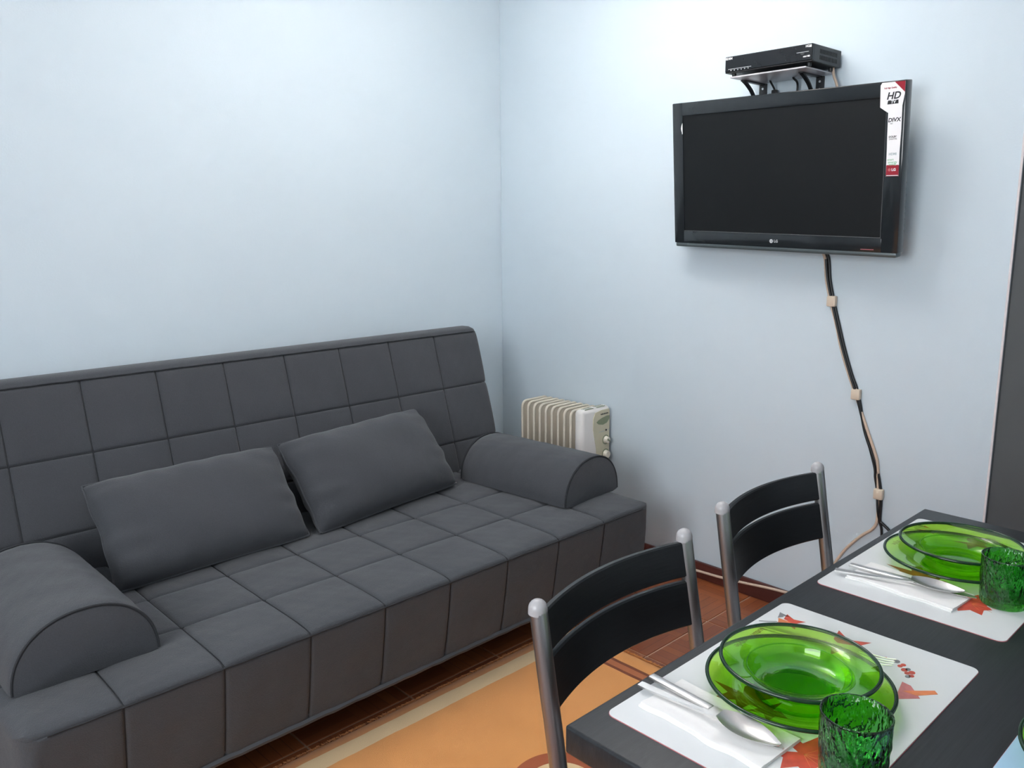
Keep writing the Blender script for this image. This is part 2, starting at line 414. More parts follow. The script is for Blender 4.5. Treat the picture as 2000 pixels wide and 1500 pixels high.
S_row = [1.127-.30-.235, 1.127-.30-.445]     # arc distance of row seams on the top
S_crease = .8290
quilted(seat_path, SX0, SX1, colS, S_row+[S_crease], (0, 1.07), A=.007, R=.05, sign=1, clamp=True, colfade=lambda s: 1 if s < S_crease else .5).build('seat', 'sofa_fabric', sofa, 50)
def threads(path, sign, cols, rows_s, s0, s1, x0, x1, name):
    pr = [q for q in resample(path, .012, []) if s0 <= q[2] <= s1]; N = len(pr)
    def nrm(i):
        a, b = pr[max(i-1, 0)], pr[min(i+1, N-1)]; d = Vector((b[0]-a[0], b[1]-a[1])).normalized(); return (sign*d.y, -sign*d.x)
    for c in cols:
        if not x0+.03 < c < x1-.03: continue
        MB().tube([(c-SOF.x, q[0]-.0036*nrm(i)[0]-SOF.y, q[1]-.0036*nrm(i)[1]) for i, q in enumerate(pr)], .0017, 6).build(name, 'sofa_thread', sofa)
    for v in rows_s:
        i = min(range(N), key=lambda k: abs(pr[k][2]-v)); k = i if pr[i][2] <= v else i-1; t_ = (v-pr[k][2])/(pr[k+1][2]-pr[k][2])
        y = pr[k][0]+(pr[k+1][0]-pr[k][0])*t_-.0036*nrm(k)[0]; z = pr[k][1]+(pr[k+1][1]-pr[k][1])*t_-.0036*nrm(k)[1]
        MB().tube([(x0+.03-SOF.x, y-SOF.y, z), (x1-.03-SOF.x, y-SOF.y, z)], .0017, 6).build(name, 'sofa_thread', sofa)
def seam_line(y, z, x0, x1, r, name, mat, wv=.002):
    pts = [(x0+(x1-x0)*k/60-SOF.x, y-SOF.y+wv*math.sin(k*1.7), z+wv*math.sin(k*2.3)) for k in range(61)]
    return MB().tube(pts, r, 6).build(name, mat, sofa)
seam_line(-1.130, .3805, SX0+.05, SX1-.05, .0022, 'seat_seam', 'sofa_thread', .0006)
threads(seat_path, 1, colS, S_row, 0, 1.06, SX0, SX1, 'seat_stitching')
seam_line(-1.0925, .141, SX0+.04, SX1-.04, .008, 'hem', 'sofa_hem', .0008)
colB = [-.5756-PITCHX*k for k in range(0, 9)]
K = .2915
def bk(z): return -.2298-K*(.9019-z)
back_path = [(bk(.30), .30), (bk(.9019), .9019), (-.218, .914), (-.195, .920), (-.160, .919), (-.147, .905), (bk(.62)+.09, .62), (bk(.30)+.07, .30), (bk(.30), .30)]
Lb = math.hypot(.9019-.30, bk(.9019)-bk(.30)); sl = math.hypot(1, K)
quilted(back_path, SX0-.05, -.349, colB, [Lb-(.9019-.7006)*sl, Lb-(.9019-.4972)*sl, Lb-.9e-3, Lb-(.9019-.31)*sl], (0, Lb), A=.006, R=.024, sign=-1).build('backrest', 'sofa_fabric', sofa, 50)
seam_line(bk(.9019)-.002, .9025, SX0-.03, -.375, .0022, 'backrest_seam', 'sofa_thread', .0006)
threads(back_path, -1, colB, [Lb-(.9019-.7006)*sl, Lb-(.9019-.4972)*sl], 0, Lb, SX0-.05, -.349, 'backrest_stitching')
for lx in (-2.12, -.55):
    for ly in (-.98, -.45): MB().lathe([(0, 0), (.022, 0), (.026, .14), (0, .14)], 16, (lx-SOF.x, ly-SOF.y, 0)).build('leg', 'black_plastic', sofa)

def pillow(name, center, a, b, Th, lean, yaw, label, seed, roll=0.):
    o = empty(name, (0, 0, 0), label=label, cat='cushion', group='sofa cushions')
    m = MB(); nu, nv = 56, 34; rnd = random.Random(seed); ph = [rnd.random()*6 for _ in range(8)]
    for side in (1, -1):
        rows = []
        for i in range(nu+1):
            u = -1+2*i/nu; row = []
            for j in range(nv+1):
                v = -1+2*j/nv
                x = a*u*(1-.055*(1-v*v)*abs(u)**3+.006*abs(u)**4*math.sin(v*9+ph[4])); y = b*v*(1-.05*(1-u*u)*abs(v)**3)
                kc = 1-.032*(u*u*v*v)**2; x *= kc; y *= kc-.012*(u*u*v*v)**2
                w = max(0, (1-abs(u)**3.2)*(1-abs(v)**2.6)); th = Th*w**.48
                eu = max(0, abs(u)-.55)/.45; ev = max(0, abs(v)-.6)/.4
                th += w**.4*(.010*eu*math.sin(v*15+ph[0]+u*3)*(.6+.4*math.sin(v*5+ph[1]))+.006*ev*math.sin(u*17+ph[2])+.003*math.sin(u*6+v*4+ph[3]))
                row.append((x, y, side*th))
            rows.append(row)
        m.grid(rows, flip=side < 0)
    o.matrix_world = T(*center) @ RZ(yaw) @ RX(PI/2-lean) @ RZ(roll)
    m.build('cover', 'sofa_fabric', o, 80)
    G0 = m.v[:(nu+1)*(nv+1)]; g_ = lambda i, j: (G0[i*(nv+1)+j][0], G0[i*(nv+1)+j][1], 0)
    pts = [g_(i, 0) for i in range(nu)]+[g_(nu, j) for j in range(nv)]+[g_(i, nv) for i in range(nu, 0, -1)]+[g_(0, j) for j in range(nv, -1, -1)]
    MB().tube(pts, .0035, 6, caps=False).build('edge_seam', 'sofa_fabric', o)
    return o
LEAN = math.atan2(.193, .238)
pillow('cushion', (-1.650, -.505, .522), .290, .163, .094, LEAN, math.radians(0), 'plain charcoal cushion nearer the left bolster, leaning on the sofa back', 3, math.radians(.5))
pillow('cushion', (-1.047, -.478, .530), .306, .166, .096, LEAN, math.radians(5), 'plain charcoal cushion nearer the right bolster and the heater', 11, math.radians(1.5))

def bolster(center, L, yaw, label):
    o = empty('bolster', center, yaw, label, 'cushion', 'sofa arm bolsters')
    W, Hh = .152, .147; prof = []
    for k in range(49):
        a = PI*k/48; cx = math.copysign(abs(math.cos(a))**.92, math.cos(a)); prof.append((W*cx, .006+Hh*math.sin(a)**.92))
    for k in range(1, 12): t = -1+2*k/12; prof.append((W*t, .003*(1-t*t)))
    m = MB(); rows = []; n = 40
    for i in range(n+1):
        y = -L/2+L*i/n; d = min(y+L/2, L/2-y); e = 1-.05*math.exp(-d/.012)
        rows.append([(px*e+.0012*wob(px*7, y*5), y, pz*e+.0012*wob(y*6, px*9)*(pz/Hh)) for px, pz in prof])
    m.grid(rows, close=True)
    for i, sgn in ((0, -1), (n, 1)):                      # slightly domed end panels
        rr_ = []
        for q in range(5):
            k = 1-q/5; rr_.append([(x*k, y+sgn*.012*(1-k*k), .06+(z-.06)*k) for x, y, z in rows[i]])
        rr_.append([(0, rows[i][0][1]+sgn*.012, .06)]*len(prof)); m.grid(rr_, close=True)
    m.build('cover', 'sofa_fabric', o, 60)
    for y in (-L/2+.002, L/2-.002):
        pts = [(px*.965, y, .002+pz*.965) for px, pz in prof[:49]]
        MB().tube(pts, .0032, 6).build('piping', 'sofa_thread', o)
    return o
bolster((-.497, -.722, .394), .50, math.radians(4), 'half-round charcoal bolster at the sofa end beside the oil heater')
bolster((-2.108, -.722, .394), .50, math.radians(0), 'half-round charcoal bolster at the sofa end at the left of the photo')

# ------------------------------------------------------------------ rug
rug = empty('rug', (-.651, -1.022, 0), label='tan orange rug with a cream stripe under the chairs', cat='rug')
RL, RWd = 1.95, .94; rows = []; nx, ny = 90, 60
for i in range(nx+1):
    row = []
    for j in range(ny+1):
        x = -RL*i/nx; y = -RWd*j/ny
        d = min(-x, x+RL, -y, y+RWd); h = .011*min(1, d/.012)**.5+.0006*wob(x*4, y*4) if d > 1e-6 else .0015
        row.append((x, y, h))
    rows.append(row)
MB().grid(rows).build('pile', 'rug_pile', rug)
m = MB(); rnd = random.Random(5)
for k in range(5200):                                     # short tufts that fray the edge
    side = rnd.random()
    if side < .62: x = -rnd.random()*RL; y = .0; d = Vector((rnd.uniform(-.6, .6), 1, 0))
    else: x = .0; y = -rnd.random()*RWd; d = Vector((1, rnd.uniform(-.6, .6), 0))
    L = rnd.uniform(.004, .011); z0 = rnd.uniform(.002, .009); q = Vector((x, y, z0))-d*.004; e = q+d.normalized()*(L+.004)+Vector((0, 0, -z0*rnd.uniform(.1, .6)))
    n_ = Vector((-d.y, d.x, 0)).normalized()*.0011
    m.add([tuple(q-n_), tuple(q+n_), tuple(e), tuple(q+Vector((0, 0, .0016)))], [(0, 1, 2), (0, 2, 3), (1, 3, 2)])
tag(m.build('edge_tufts', 'rug_pile', rug), kind='stuff')

# ------------------------------------------------------------------ table
TZ = .740
tab = empty('dining_table', (-1.35, -2.52, 0), label='black wood-grain dining table set with white placemats', cat='table')
TX0, TX1, TY0, TY1 = -1.903, -.793, -2.885, -2.163
ox, oy = tab.location.x, tab.location.y
MB().rbox(TX0-ox, TX1-ox, TY0-oy, TY1-oy, TZ-.038, TZ, .0045, 3).build('tabletop', 'table_veneer', tab)
for lx in (TX0+.06, TX1-.06):
    for ly in (TY0+.06, TY1-.06): MB().rbox(lx-.028-ox, lx+.028-ox, ly-.028-oy, ly+.028-oy, 0, TZ-.038, .003, 2).build('leg', 'black_wood', tab)
for y_ in (TY0+.06, TY1-.06): MB().box(TX0+.09-ox, TX1-.09-ox, y_-.01-oy, y_+.01-oy, TZ-.10, TZ-.038).build('apron', 'black_wood', tab)
for x_ in (TX0+.06, TX1-.06): MB().box(x_-.01-ox, x_+.01-ox, TY0+.09-oy, TY1-.09-oy, TZ-.10, TZ-.038).build('apron', 'black_wood', tab)

# ------------------------------------------------------------------ chairs
def make_chair():
    o = empty('dining_chair', cat='chair', group='dining chairs on the sofa side of the table')
    hw = .1845
    for s in (-1, 1):
        po = MB().tube([(s*hw, .0, .812), (s*hw, -.017, .71), (s*hw, -.036, .60), (s*hw, -.055, .46), (s*hw, -.05, .30), (s*hw, -.02, 0)], .0128, 20, sub=5).build('post', 'chair_steel', o, 60)
        MB().lathe([(0, .0150)]+[(.0136*math.sin(a*PI/16), .0015+.0136*math.cos(a*PI/16)) for a in range(1, 9)]+[(.0138, -.006), (.0128, -.0065)], 24, (s*hw, .0005, .812)).build('end_cap', 'cap_plastic', po, 50)
    def slat(z0, z1):
        m = MB(); n = 28; th = .011; rows = []
        for i in range(n+1):
            x = -hw+.008+(2*hw-.016)*i/n; t = x/hw; b = .036*(1-t*t)
            def yy(z): return -.17*(.812-z)-.002+b
            c = .0025
            rows.append([(x, yy(z0)-th/2+c, z0), (x, yy(z0)-th/2, z0+c), (x, yy(z1)-th/2, z1-c), (x, yy(z1)-th/2+c, z1), (x, yy(z1)+th/2-c, z1), (x, yy(z1)+th/2, z1-c), (x, yy(z0)+th/2, z0+c), (x, yy(z0)+th/2-c, z0)])
        m.grid(rows, close=True); m.f.append(tuple(range(7, -1, -1))); m.f.append(tuple(n*8+k for k in range(8)))
        return m
    slat(.7475, .806).build('back_slat', 'black_wood', o, 30)
    slat(.664, .7405).build('back_slat', 'black_wood', o, 30)
    for s in (-1, 1): MB().tube([(s*(hw-.01), -.40, .455), (s*(hw-.01), -.405, .3), (s*(hw-.005), -.42, 0)], .0115, 16, sub=4).build('front_leg', 'chair_steel', o, 60)
    MB().tube([(-hw, -.055, .43), (-hw+.012, -.40, .43), (hw-.012, -.40, .43), (hw, -.055, .43)], .008, 10).build('seat_frame', 'chair_steel', o, 60)
    MB().prism(rrect(-.19, .19, -.43, -.065, .035), .442, .462).build('seat', 'black_wood', o, 40)
    return o
ch1 = make_chair(); ch2 = copy_tree(ch1)
ch1.location = (-1.6275, -2.020, 0); ch1.rotation_euler.z = math.radians(2.5)
tag(ch1, 'black and steel slat-back chair nearer the camera, in front of the rug')
ch2.location = (-1.0945, -1.981, 0); ch2.rotation_euler.z = math.radians(0)
tag(ch2, 'black and steel slat-back chair farther off, under the television wall')

# ------------------------------------------------------------------ placemats
def leaf_poly(s, spikes=5, seed=0, ang=0., inner=.45):
    rnd = random.Random(seed); pts = []
    for k in range(spikes*2):
        a = ang+PI*1.7*(k/(spikes*2-1)-.5); r = s*(1 if k % 2 == 0 else inner)*rnd.uniform(.8, 1.1); pts.append((r*math.cos(a), r*math.sin(a)))
    pts.append((-s*.12*math.cos(ang), -s*.12*math.sin(ang))); return pts
MW, MH, MT = .440, .288, .0016
def make_mat(name, x0, y1, mat, label, prints=True):
    o = empty(name, (x0, y1, TZ), label=label, cat='placemat', group='placemats on the table')
    MB().prism(rrect(0, MW, -MH, 0, .012), 0, .0008).build('backing', 'mat_edge_red', o)
    sh = MB().prism(rrect(.0006, MW-.0006, -MH+.0006, -.0006, .0115), .0008, MT).build('sheet', mat, o)
    if not prints: return o
    z0, z1 = MT, MT+.0002
    def pr(nm, poly, mt, x, y, dz_=0.): MB().prism([(px+x, py+y) for px, py in poly], z0, z1+dz_).build(nm, mt, sh)
    pr('leaf_print', leaf_poly(.024, 4, 1, math.radians(-70)), 'print_red', .384, -.040)
    pr('leaf_print', leaf_poly(.018, 3, 8, math.radians(-35)), 'print_orange', .374, -.034, .0001)
    MB().tube([(.370, -.026, z1), (.360, -.016, z1), (.352, -.006, z1)], .0007, 5).build('stem_print', 'print_stem', sh)
    pr('leaf_print', leaf_poly(.012, 3, 3, math.radians(80)), 'print_stem', .394, -.022)
    pr('leaf_print', leaf_poly(.042, 5, 4, math.radians(-90)), 'print_red', .372, -.125)
    MB().tube([(.372, -.165, z1), (.375, -.178, z1), (.382, -.186, z1)], .0006, 5).build('stem_print', 'print_rose', sh)
    pr('leaf_print', leaf_poly(.046, 6, 6, math.radians(-120)), 'print_brown', .158, -.100)
    pr('leaf_print', leaf_poly(.030, 5, 7, math.radians(150)), 'print_brown', .150, -.140, .0001)
    pr('leaf_print', leaf_poly(.040, 7, 5, math.radians(-80), .60), 'print_red', .099, -.209)
    for q in range(5): pr('vein_print', [(-.0006, 0), (.0006, 0), (.034*math.cos(math.radians(-135+28*q)), .034*math.sin(math.radians(-135+28*q)))], 'print_orange', .099, -.211, .0001)
    for q, (bx_, by_) in enumerate(((.381, -.200), (.372, -.208), (.378, -.210), (.366, -.216), (.371, -.219), (.360, -.222), (.366, -.226), (.357, -.229), (.352, -.226))):
        pr('berry_print', circle(.0034 if q % 3 else .0042, 10, sx=1.2), 'print_red' if q % 4 else 'print_stem', bx_, by_)
    pr('triangle_print', [(-.026, .004), (.022, .014), (.020, .002), (-.002, -.018)], 'print_rose', .312, -.240)
    pr('triangle_print', [(-.004, .001), (.026, -.028), (.020, -.034), (-.003, -.016)], 'print_orange', .316, -.236, .0001)
    text_part('lettering', 'Autumn style', .0150, 'print_brown', sh, T(.300, -.024, z0+.0002) @ RZ(PI), .0001)
    return o
M1 = (-1.850, -2.182); M2 = (-1.306, -2.180); M3 = (-1.83, -2.549)
make_mat('placemat', *M1, 'mat_white', 'white placemat with autumn leaf prints, nearest the camera by the table corner')
make_mat('placemat', *M2, 'mat_white', 'white placemat with autumn leaf prints, farther one toward the television wall')
make_mat('placemat', *M3, 'mat_blue_reflection', 'placemat with the blue wall reflection painted in, peeking in at the bottom right corner', False)
SZ = TZ+MT

# ------------------------------------------------------------------ plates
def plate_prof(pts, th):
    # closed profile from an upper line (r, z) and a thickness
    up_ = [(r, z+th) for r, z in pts]; lo = [(r, z) for r, z in pts[::-1]]
    return up_+lo
def make_plate(name, kind):
    o = empty(name, cat='plate')
    if kind == 'dinner':
        pts = [(0, .003), (.030, .003), (.062, .003), (.070, .0045), (.076, .0085), (.082, .0115), (.095, .0150), (.108, .0178), (.1135, .0185)]
        rim = (.1140, .0205); mat = 'plate_glass'; th = .0035
    else:
        pts = [(0, .003), (.030, .003), (.050, .0035), (.057, .007), (.0615, .014), (.0645, .0215), (.068, .0255), (.076, .0285), (.090, .0325), (.0965, .0342)]
        rim = (.0972, .0362); mat = 'soup_glass'; th = .0035
    body = MB().lathe(plate_prof(pts, th), 96).build('body', mat, o, 70)
    MB().lathe([(rim[0]+.0026*math.cos(2*PI*k/10), rim[1]+.0026*math.sin(2*PI*k/10)) for k in range(10)], 96, closed=True).build('rim', 'glass_rim', o, 80)
    fr_ = .052 if kind == 'dinner' else .043
    MB().lathe([(fr_-.0018, .0), (fr_+.0018, .0), (fr_+.0022, .0031), (fr_-.0022, .0031)], 72, closed=True).build('foot_ring', 'plate_glass', o, 60)
    if kind == 'soup': MB().lathe([(.0640+.0009*math.cos(2*PI*k/8), .0252+.0009*math.sin(2*PI*k/8)) for k in range(8)], 96, closed=True).build('well_edge', 'plate_glass', o, 80)
    return o
d1 = make_plate('dinner_plate', 'dinner'); s1_ = make_plate('soup_plate', 'soup')
def place(o, loc, label, group): o.location = loc; tag(o, label, None, group); return o
PZ = SZ+.0003
P1 = (-1.641, -2.327); P2 = (-1.072, -2.320); P3 = (-1.535, -2.668)
d2 = copy_tree(d1); s2_ = copy_tree(s1_); d3 = copy_tree(d1); s3_ = copy_tree(s1_)
place(d1, (*P1, PZ), 'flat green glass dinner plate under the soup plate nearest the camera', 'green glass dinner plates')
place(d2, (*P2, PZ), 'flat green glass dinner plate on the farther placemat toward the television wall', 'green glass dinner plates')
place(d3, (*P3, PZ), 'flat green glass dinner plate cut off at the bottom right edge of the photo', 'green glass dinner plates')
SP = PZ+.0068
place(s1_, (P1[0]+.006, P1[1]+.004, SP), 'deep green glass soup plate stacked on the dinner plate nearest the camera', 'green glass soup plates')
place(s2_, (P2[0]+.008, P2[1]-.004, SP), 'deep green glass soup plate on the farther placemat toward the television wall', 'green glass soup plates')
place(s3_, (P3[0], P3[1], SP), 'deep green glass soup plate at the right edge beyond the placemat with painted blue reflection', 'green glass soup plates')

# ------------------------------------------------------------------ tumblers
def make_tumbler():
    o = empty('tumbler', cat='glass', group='green textured tumblers')
    n, mz = 120, 44; H_, R0, R1 = .078, .0345, .0375; rows = []
    rnd = random.Random(9); W_ = [(rnd.randint(9, 26), rnd.uniform(60, 190), rnd.random()*6, rnd.uniform(.5, 1)) for _ in range(9)]
    for i in range(mz+1):
        z = H_*i/mz; R = R0+(R1-R0)*(i/mz); k = max(0, min(1, (z-.008)/.006))*max(0, min(1, (H_-.008-z)/.006)); row = []
        for j in range(n):
            a = 2*PI*j/n; h = sum(w*math.sin(f*a+q*z*2*(1+.2*math.sin(3*a))+p) for f, q, p, w in W_)/5
            r = R+.0011*k*h-(.002*(1-z/.004)**2 if z < .004 else 0); row.append((r*math.cos(a), r*math.sin(a), z))
        rows.append(row)
    m = MB(); m.grid(rows, close=True)
    inner = [(R1-.0006, H_+.0008), (R1-.0016, H_+.0006), (R1-.0026, H_), (R1-.0030, H_-.01), (R0-.0028, .014), (R0-.008, .009), (0, .008)]
    top = rows[-1]; base = len(m.v); vs = []; fs = []
    ringrows = [top]+[[(r*math.cos(2*PI*j/n), r*math.sin(2*PI*j/n), z) for j in range(n)] for r, z in inner[:-1]]
    m.grid(ringrows[0:], close=True)
    lastring = ringrows[-1]; o2 = len(m.v); m.add(lastring+[(0, 0, .008)], [(j, (j+1) % n, n) for j in range(n)])
    m.add(rows[0]+[(0, 0, .002)], [((j+1) % n, j, n) for j in range(n)])
    bm = bmesh.new(); me = bpy.data.meshes.new('body'); me.from_pydata(m.v, [], m.f); bm.from_mesh(me)
    bmesh.ops.remove_doubles(bm, verts=bm.verts[:], dist=1e-6); bmesh.ops.recalc_face_normals(bm, faces=bm.faces[:]); bm.to_mesh(me); bm.free()
    me.polygons.foreach_set('use_smooth', [True]*len(me.polygons)); me.materials.append(MATS['tumbler_glass'])
    link('body', me, o); return o
g1 = make_tumbler(); g2 = copy_tree(g1)
g1.location = (-1.752, -2.449, SZ+.0003); tag(g1, 'dark green rippled glass tumbler nearest the camera at the bottom edge')
g2.location = (-1.168, -2.425, SZ+.0003); g2.rotation_euler.z = 2.1; tag(g2, 'dark green rippled glass tumbler on the farther placemat at the right edge')

# ------------------------------------------------------------------ napkins and cutlery
def ribbon(sections):
    """sections: (y, halfwidth, zc, cup, thickness) -> closed body along +y"""
    m = MB(); rows = []; nt = 7
    for (y, w_, zc, cup, th) in sections:
        ts = [-1+2*k/(nt-1) for k in range(nt)]
        rows.append([(w_*t, y, zc+th-cup*(1-t*t)) for t in ts]+[(w_*t*.96, y, zc-cup*(1-t*t)) for t in ts[::-1]])
    m.grid(rows, close=True); n = 2*nt
    m.f.append(tuple(range(n-1, -1, -1))); m.f.append(tuple((len(rows)-1)*n+k for k in range(n)))
    return m
def make_knife():
    o = empty('table_knife', cat='knife')
    h = MB().rbox(-.0060, .0060, 0, .098, 0, .0050, .0016, 2)
    h.build('handle', 'steel', o)
    ribbon([(.097, .0055, .0006, 0, .0035), (.104, .0075, .0008, 0, .0022), (.130, .0085, .0008, 0, .0016), (.170, .0080, .0008, 0, .0013), (.192, .0055, .0008, 0, .0012), (.199, .0018, .0008, 0, .001)]).build('blade', 'steel', o, 50)
    return o
def make_spoon():
    o = empty('table_spoon', cat='spoon')
    ribbon([(0, .0050, .0008, 0, .0026), (.004, .0058, .0006, 0, .0028), (.05, .0050, .0015, 0, .0028), (.10, .0040, .0042, 0, .0030), (.122, .0042, .0062, .0, .0030)]).build('handle', 'steel', o, 50)
    sec = []
    for k in range(19):
        t = k/18; y = .118+.078*t; w_ = .0205*math.sin(PI*min(.985, .07+.915*t)**.85)**.75; w_ = max(w_, .003)
        lip = .0088*(1-t)**1.3*.6+.0078; cup = .0078*math.sin(PI*t)**.7
        sec.append((y, w_, lip-.0005, cup, .0011))
    ribbon(sec).build('bowl', 'steel', o, 80)
    return o
def make_fork():
    o = empty('table_fork', cat='fork')
    ribbon([(0, .0050, .0006, 0, .0024), (.004, .0060, .0006, 0, .0026), (.05, .0048, .0012, 0, .0026), (.10, .0036, .0045, 0, .0028), (.122, .0040, .0066, 0, .0024), (.134, .0110, .0058, .001, .0018), (.146, .0122, .0040, .001, .0016)]).build('handle', 'steel', o, 50)
    for k in range(4):
        x = -.0102+.0068*k
        MB().tube([(x, .144, .0046), (x, .160, .0032), (x, .178, .0035), (x, .191, .0062)], lambda a: .0015*(1-.55*a), 8, sub=3).build('tine', 'steel', o, 60)
    return o
def lay(o, a, b, z, tilt=0.):
    d = Vector((b[0]-a[0], b[1]-a[1])); o.location = (a[0], a[1], z); o.rotation_euler = (tilt, 0, math.atan2(d.y, d.x)-PI/2)
def make_napkin(seed):
    o = empty('paper_napkin', cat='napkin', group='folded paper napkins'); rnd = random.Random(seed); ph = [rnd.random()*6 for _ in range(6)]
    W_, L_ = .086, .172
    def layer(x0, x1, z, th, edge, n=30, mm=14):
        top = []; bot = []
        for i in range(n+1):
            y = -L_*i/n; r1 = []; r2 = []
            for j in range(mm+1):
                f = j/mm; xa = x0+edge*.0018*math.sin(y*70+ph[0])+edge*.0010*math.sin(y*125+ph[1]); x = xa+(x1-xa)*f
                h = z+.0006*math.sin(y*60+x*40+ph[2])+.0012*max(0, 1-abs(f-.06)/.12)
                r1.append((x, y, h+th)); r2.append((x, y, z))
            top.append(r1); bot.append(r2)
        m = MB().grid(top).grid(bot, flip=True)
        per = [(0, j) for j in range(mm+1)]+[(i, mm) for i in range(1, n+1)]+[(n, j) for j in range(mm-1, -1, -1)]+[(i, 0) for i in range(n-1, 0, -1)]
        A = [top[i][j] for i, j in per]; B = [bot[i][j] for i, j in per]
        m.grid([A, B], close=True); return m
    layer(-W_, 0, .0003, .0016, 1).build('lower_fold', 'napkin_paper', o, 40)
    layer(-W_+.004, -.001, .0025, .0016, .8).build('upper_fold', 'napkin_paper', o, 40)
    return o
n1 = make_napkin(2); n2 = make_napkin(6)
n1.location = (-1.722, -2.207, SZ); n1.rotation_euler.z = math.radians(-3); tag(n1, 'folded white paper napkin under the knife and spoon nearest the camera')
n2.location = (-1.166, -2.214, SZ); n2.rotation_euler.z = math.radians(-3.5); tag(n2, 'folded white paper napkin on the farther placemat beside the tumbler')
NZ = SZ+.0056
k1 = make_knife(); lay(k1, (-1.752, -2.178), (-1.768, -2.385), NZ); k2 = copy_tree(k1); lay(k2, (-1.212, -2.196), (-1.196, -2.390), NZ)
tag(k1, 'steel table knife on the napkin nearest the camera', None, 'table knives'); tag(k2, 'steel table knife on the napkin of the farther placemat', None, 'table knives')
sp1 = make_spoon(); lay(sp1, (-1.777, -2.179), (-1.773, -2.380), NZ); sp2 = copy_tree(sp1); lay(sp2, (-1.250, -2.188), (-1.196, -2.384), NZ)
tag(sp1, 'steel table spoon on the napkin nearest the camera', None, 'table spoons'); tag(sp2, 'steel table spoon on the napkin of the farther placemat', None, 'table spoons')
f1 = make_fork(); lay(f1, (-1.5125, -2.196), (-1.486, -2.386), SZ+.0004); f2 = copy_tree(f1); lay(f2, (-.930, -2.196), (-.912, -2.390), SZ+.0004)
tag(f1, 'steel fork with its tines beyond the plates nearest the camera', None, 'table forks'); tag(f2, 'steel fork beyond the green plates on the farther placemat', None, 'table forks')

# ------------------------------------------------------------------ television (local x right, y up, z toward the viewer)
tv = empty('television', label='black flat screen television tilted down on the right wall', cat='television')
ya, ti, ro = math.radians(3.246), math.radians(6.235), math.radians(-1.476)
nv_ = Vector((-math.cos(ya)*math.cos(ti), math.sin(ya)*math.cos(ti), -math.sin(ti))); rv = Vector((-math.sin(ya), -math.cos(ya), 0))
uv = rv.cross(nv_)*-1
if uv.z < 0: uv = -uv
rv2 = rv*math.cos(ro)+uv*math.sin(ro); uv2 = uv*math.cos(ro)-rv*math.sin(ro)
mt_ = Matrix((rv2, uv2, rv2.cross(uv2))).transposed().to_4x4(); mt_.translation = Vector((-.123, -1.398, 1.478)); tv.matrix_world = mt_
TW, TH = .400, .2415
SXa, SXb, SYa, SYb = -.357, .349, -.186, .199
bz = MB(); out = rrect(-TW, TW, -TH+.013, TH, .008, 4); zf = 0.
def frame(m, x0, x1, y0, y1, z0, z1, r=.003): m.rbox(x0, x1, y0, y1, z0, z1, r, 2)
frame(bz, -TW, SXa, -TH+.013, TH, -.035, 0); frame(bz, SXb, TW, -TH+.013, TH, -.035, 0); frame(bz, SXa-.004, SXb+.004, SYb, TH, -.035, 0); frame(bz, SXa-.004, SXb+.004, -TH+.013, SYa, -.035, 0)
bez = bz.build('bezel', 'tv_gloss', tv)
MB().box(SXa-.002, SXb+.002, SYa-.002, SYb+.002, -.03, -.0035).build('screen', 'tv_screen', tv)
MB().box(SXa, SXb, SYa-.0004, SYa+.0014, -.0035, .0004).box(SXb-.0014, SXb, SYa, SYb, -.0035, .0002).build('screen_edge', 'tv_line', bez)
MB().rbox(-TW+.004, TW-.004, -TH, -TH+.0145, -.033, -.001, .004, 2).build('bottom_strip', 'tv_silver', tv)
MB().rbox(-TW+.02, TW-.015, -TH+.02, TH-.02, -.062, -.03, .012, 3).build('back_housing', 'tv_back', tv)
for k in range(9): MB().rbox(TW-.018, TW-.009, -.175+.017*k, -.167+.017*k, -.055, -.036, .002, 1).build('vent_rib', 'tv_back', tv)
MB().rbox(-.11, .11, -.11, .11, -.092, -.06, .004, 1).build('wall_mount', 'bracket_black', tv)
MB().prism(circle(.0062, 24, (-.0095, -.2085)), .0, .0004).build('logo_disc', 'logo_silver', bez)
MB().prism([(-.0095, -.2050), (-.0085, -.2050), (-.0085, -.2105), (-.0060, -.2105), (-.0060, -.2115), (-.0095, -.2115)], .0004, .0006).build('logo_mark', 'print_black', bez)
text_part('logo_lettering', 'LG', .0120, 'logo_silver', bez, T(.0075, -.2085, .0003), .0002, bold=.0003)
MB().prism(rrect(.29, .33, -.2215, -.2195, .0008), 0, .0002).build('red_print', 'mat_edge_red', bez)
MB().prism([(SXa-.0035, .140)]+[(SXa-.0006-.0060*math.sin(PI*k/10), .140+.036*k/10) for k in range(1, 10)]+[(SXa-.0006, .176), (SXa-.0006, .140)], 0, .0006).build('white_half_oval', 'print_white', bez)  # small white half-oval at the left border of the screen
stk = MB().prism([(.352, .2385), (.397, .2385), (.397, .205), (.392, .175), (.3925, .115), (.391, .055), (.3915, -.0125), (.3555, -.0125), (.3548, .055), (.3538, .115), (.3535, .158), (.330, .174), (.3285, .232), (.333, .2385)], 0.0001, .0005).build('sticker', 'sticker_white', bez)
MB().prism([(.368, .2385), (.397, .2385), (.397, .210)], .0005, .0006).build('red_corner', 'sticker_red', stk)
MB().prism(rrect(.3556, .3914, -.0125, .018, .002), .0005, .0006).build('red_foot', 'sticker_red', stk)
ZS = .0007
def st(s, size, mat, x, y, **kw): text_part('sticker_lettering', s, size, mat, stk, T(x, y, ZS) @ RZ(.03), .0001, **kw)
st('Full High Quality', .0052, 'sticker_red', .357, .2235, bold=.0002); st('HD', .0260, 'print_black', .366, .2020, shear=.25, bold=.0006)
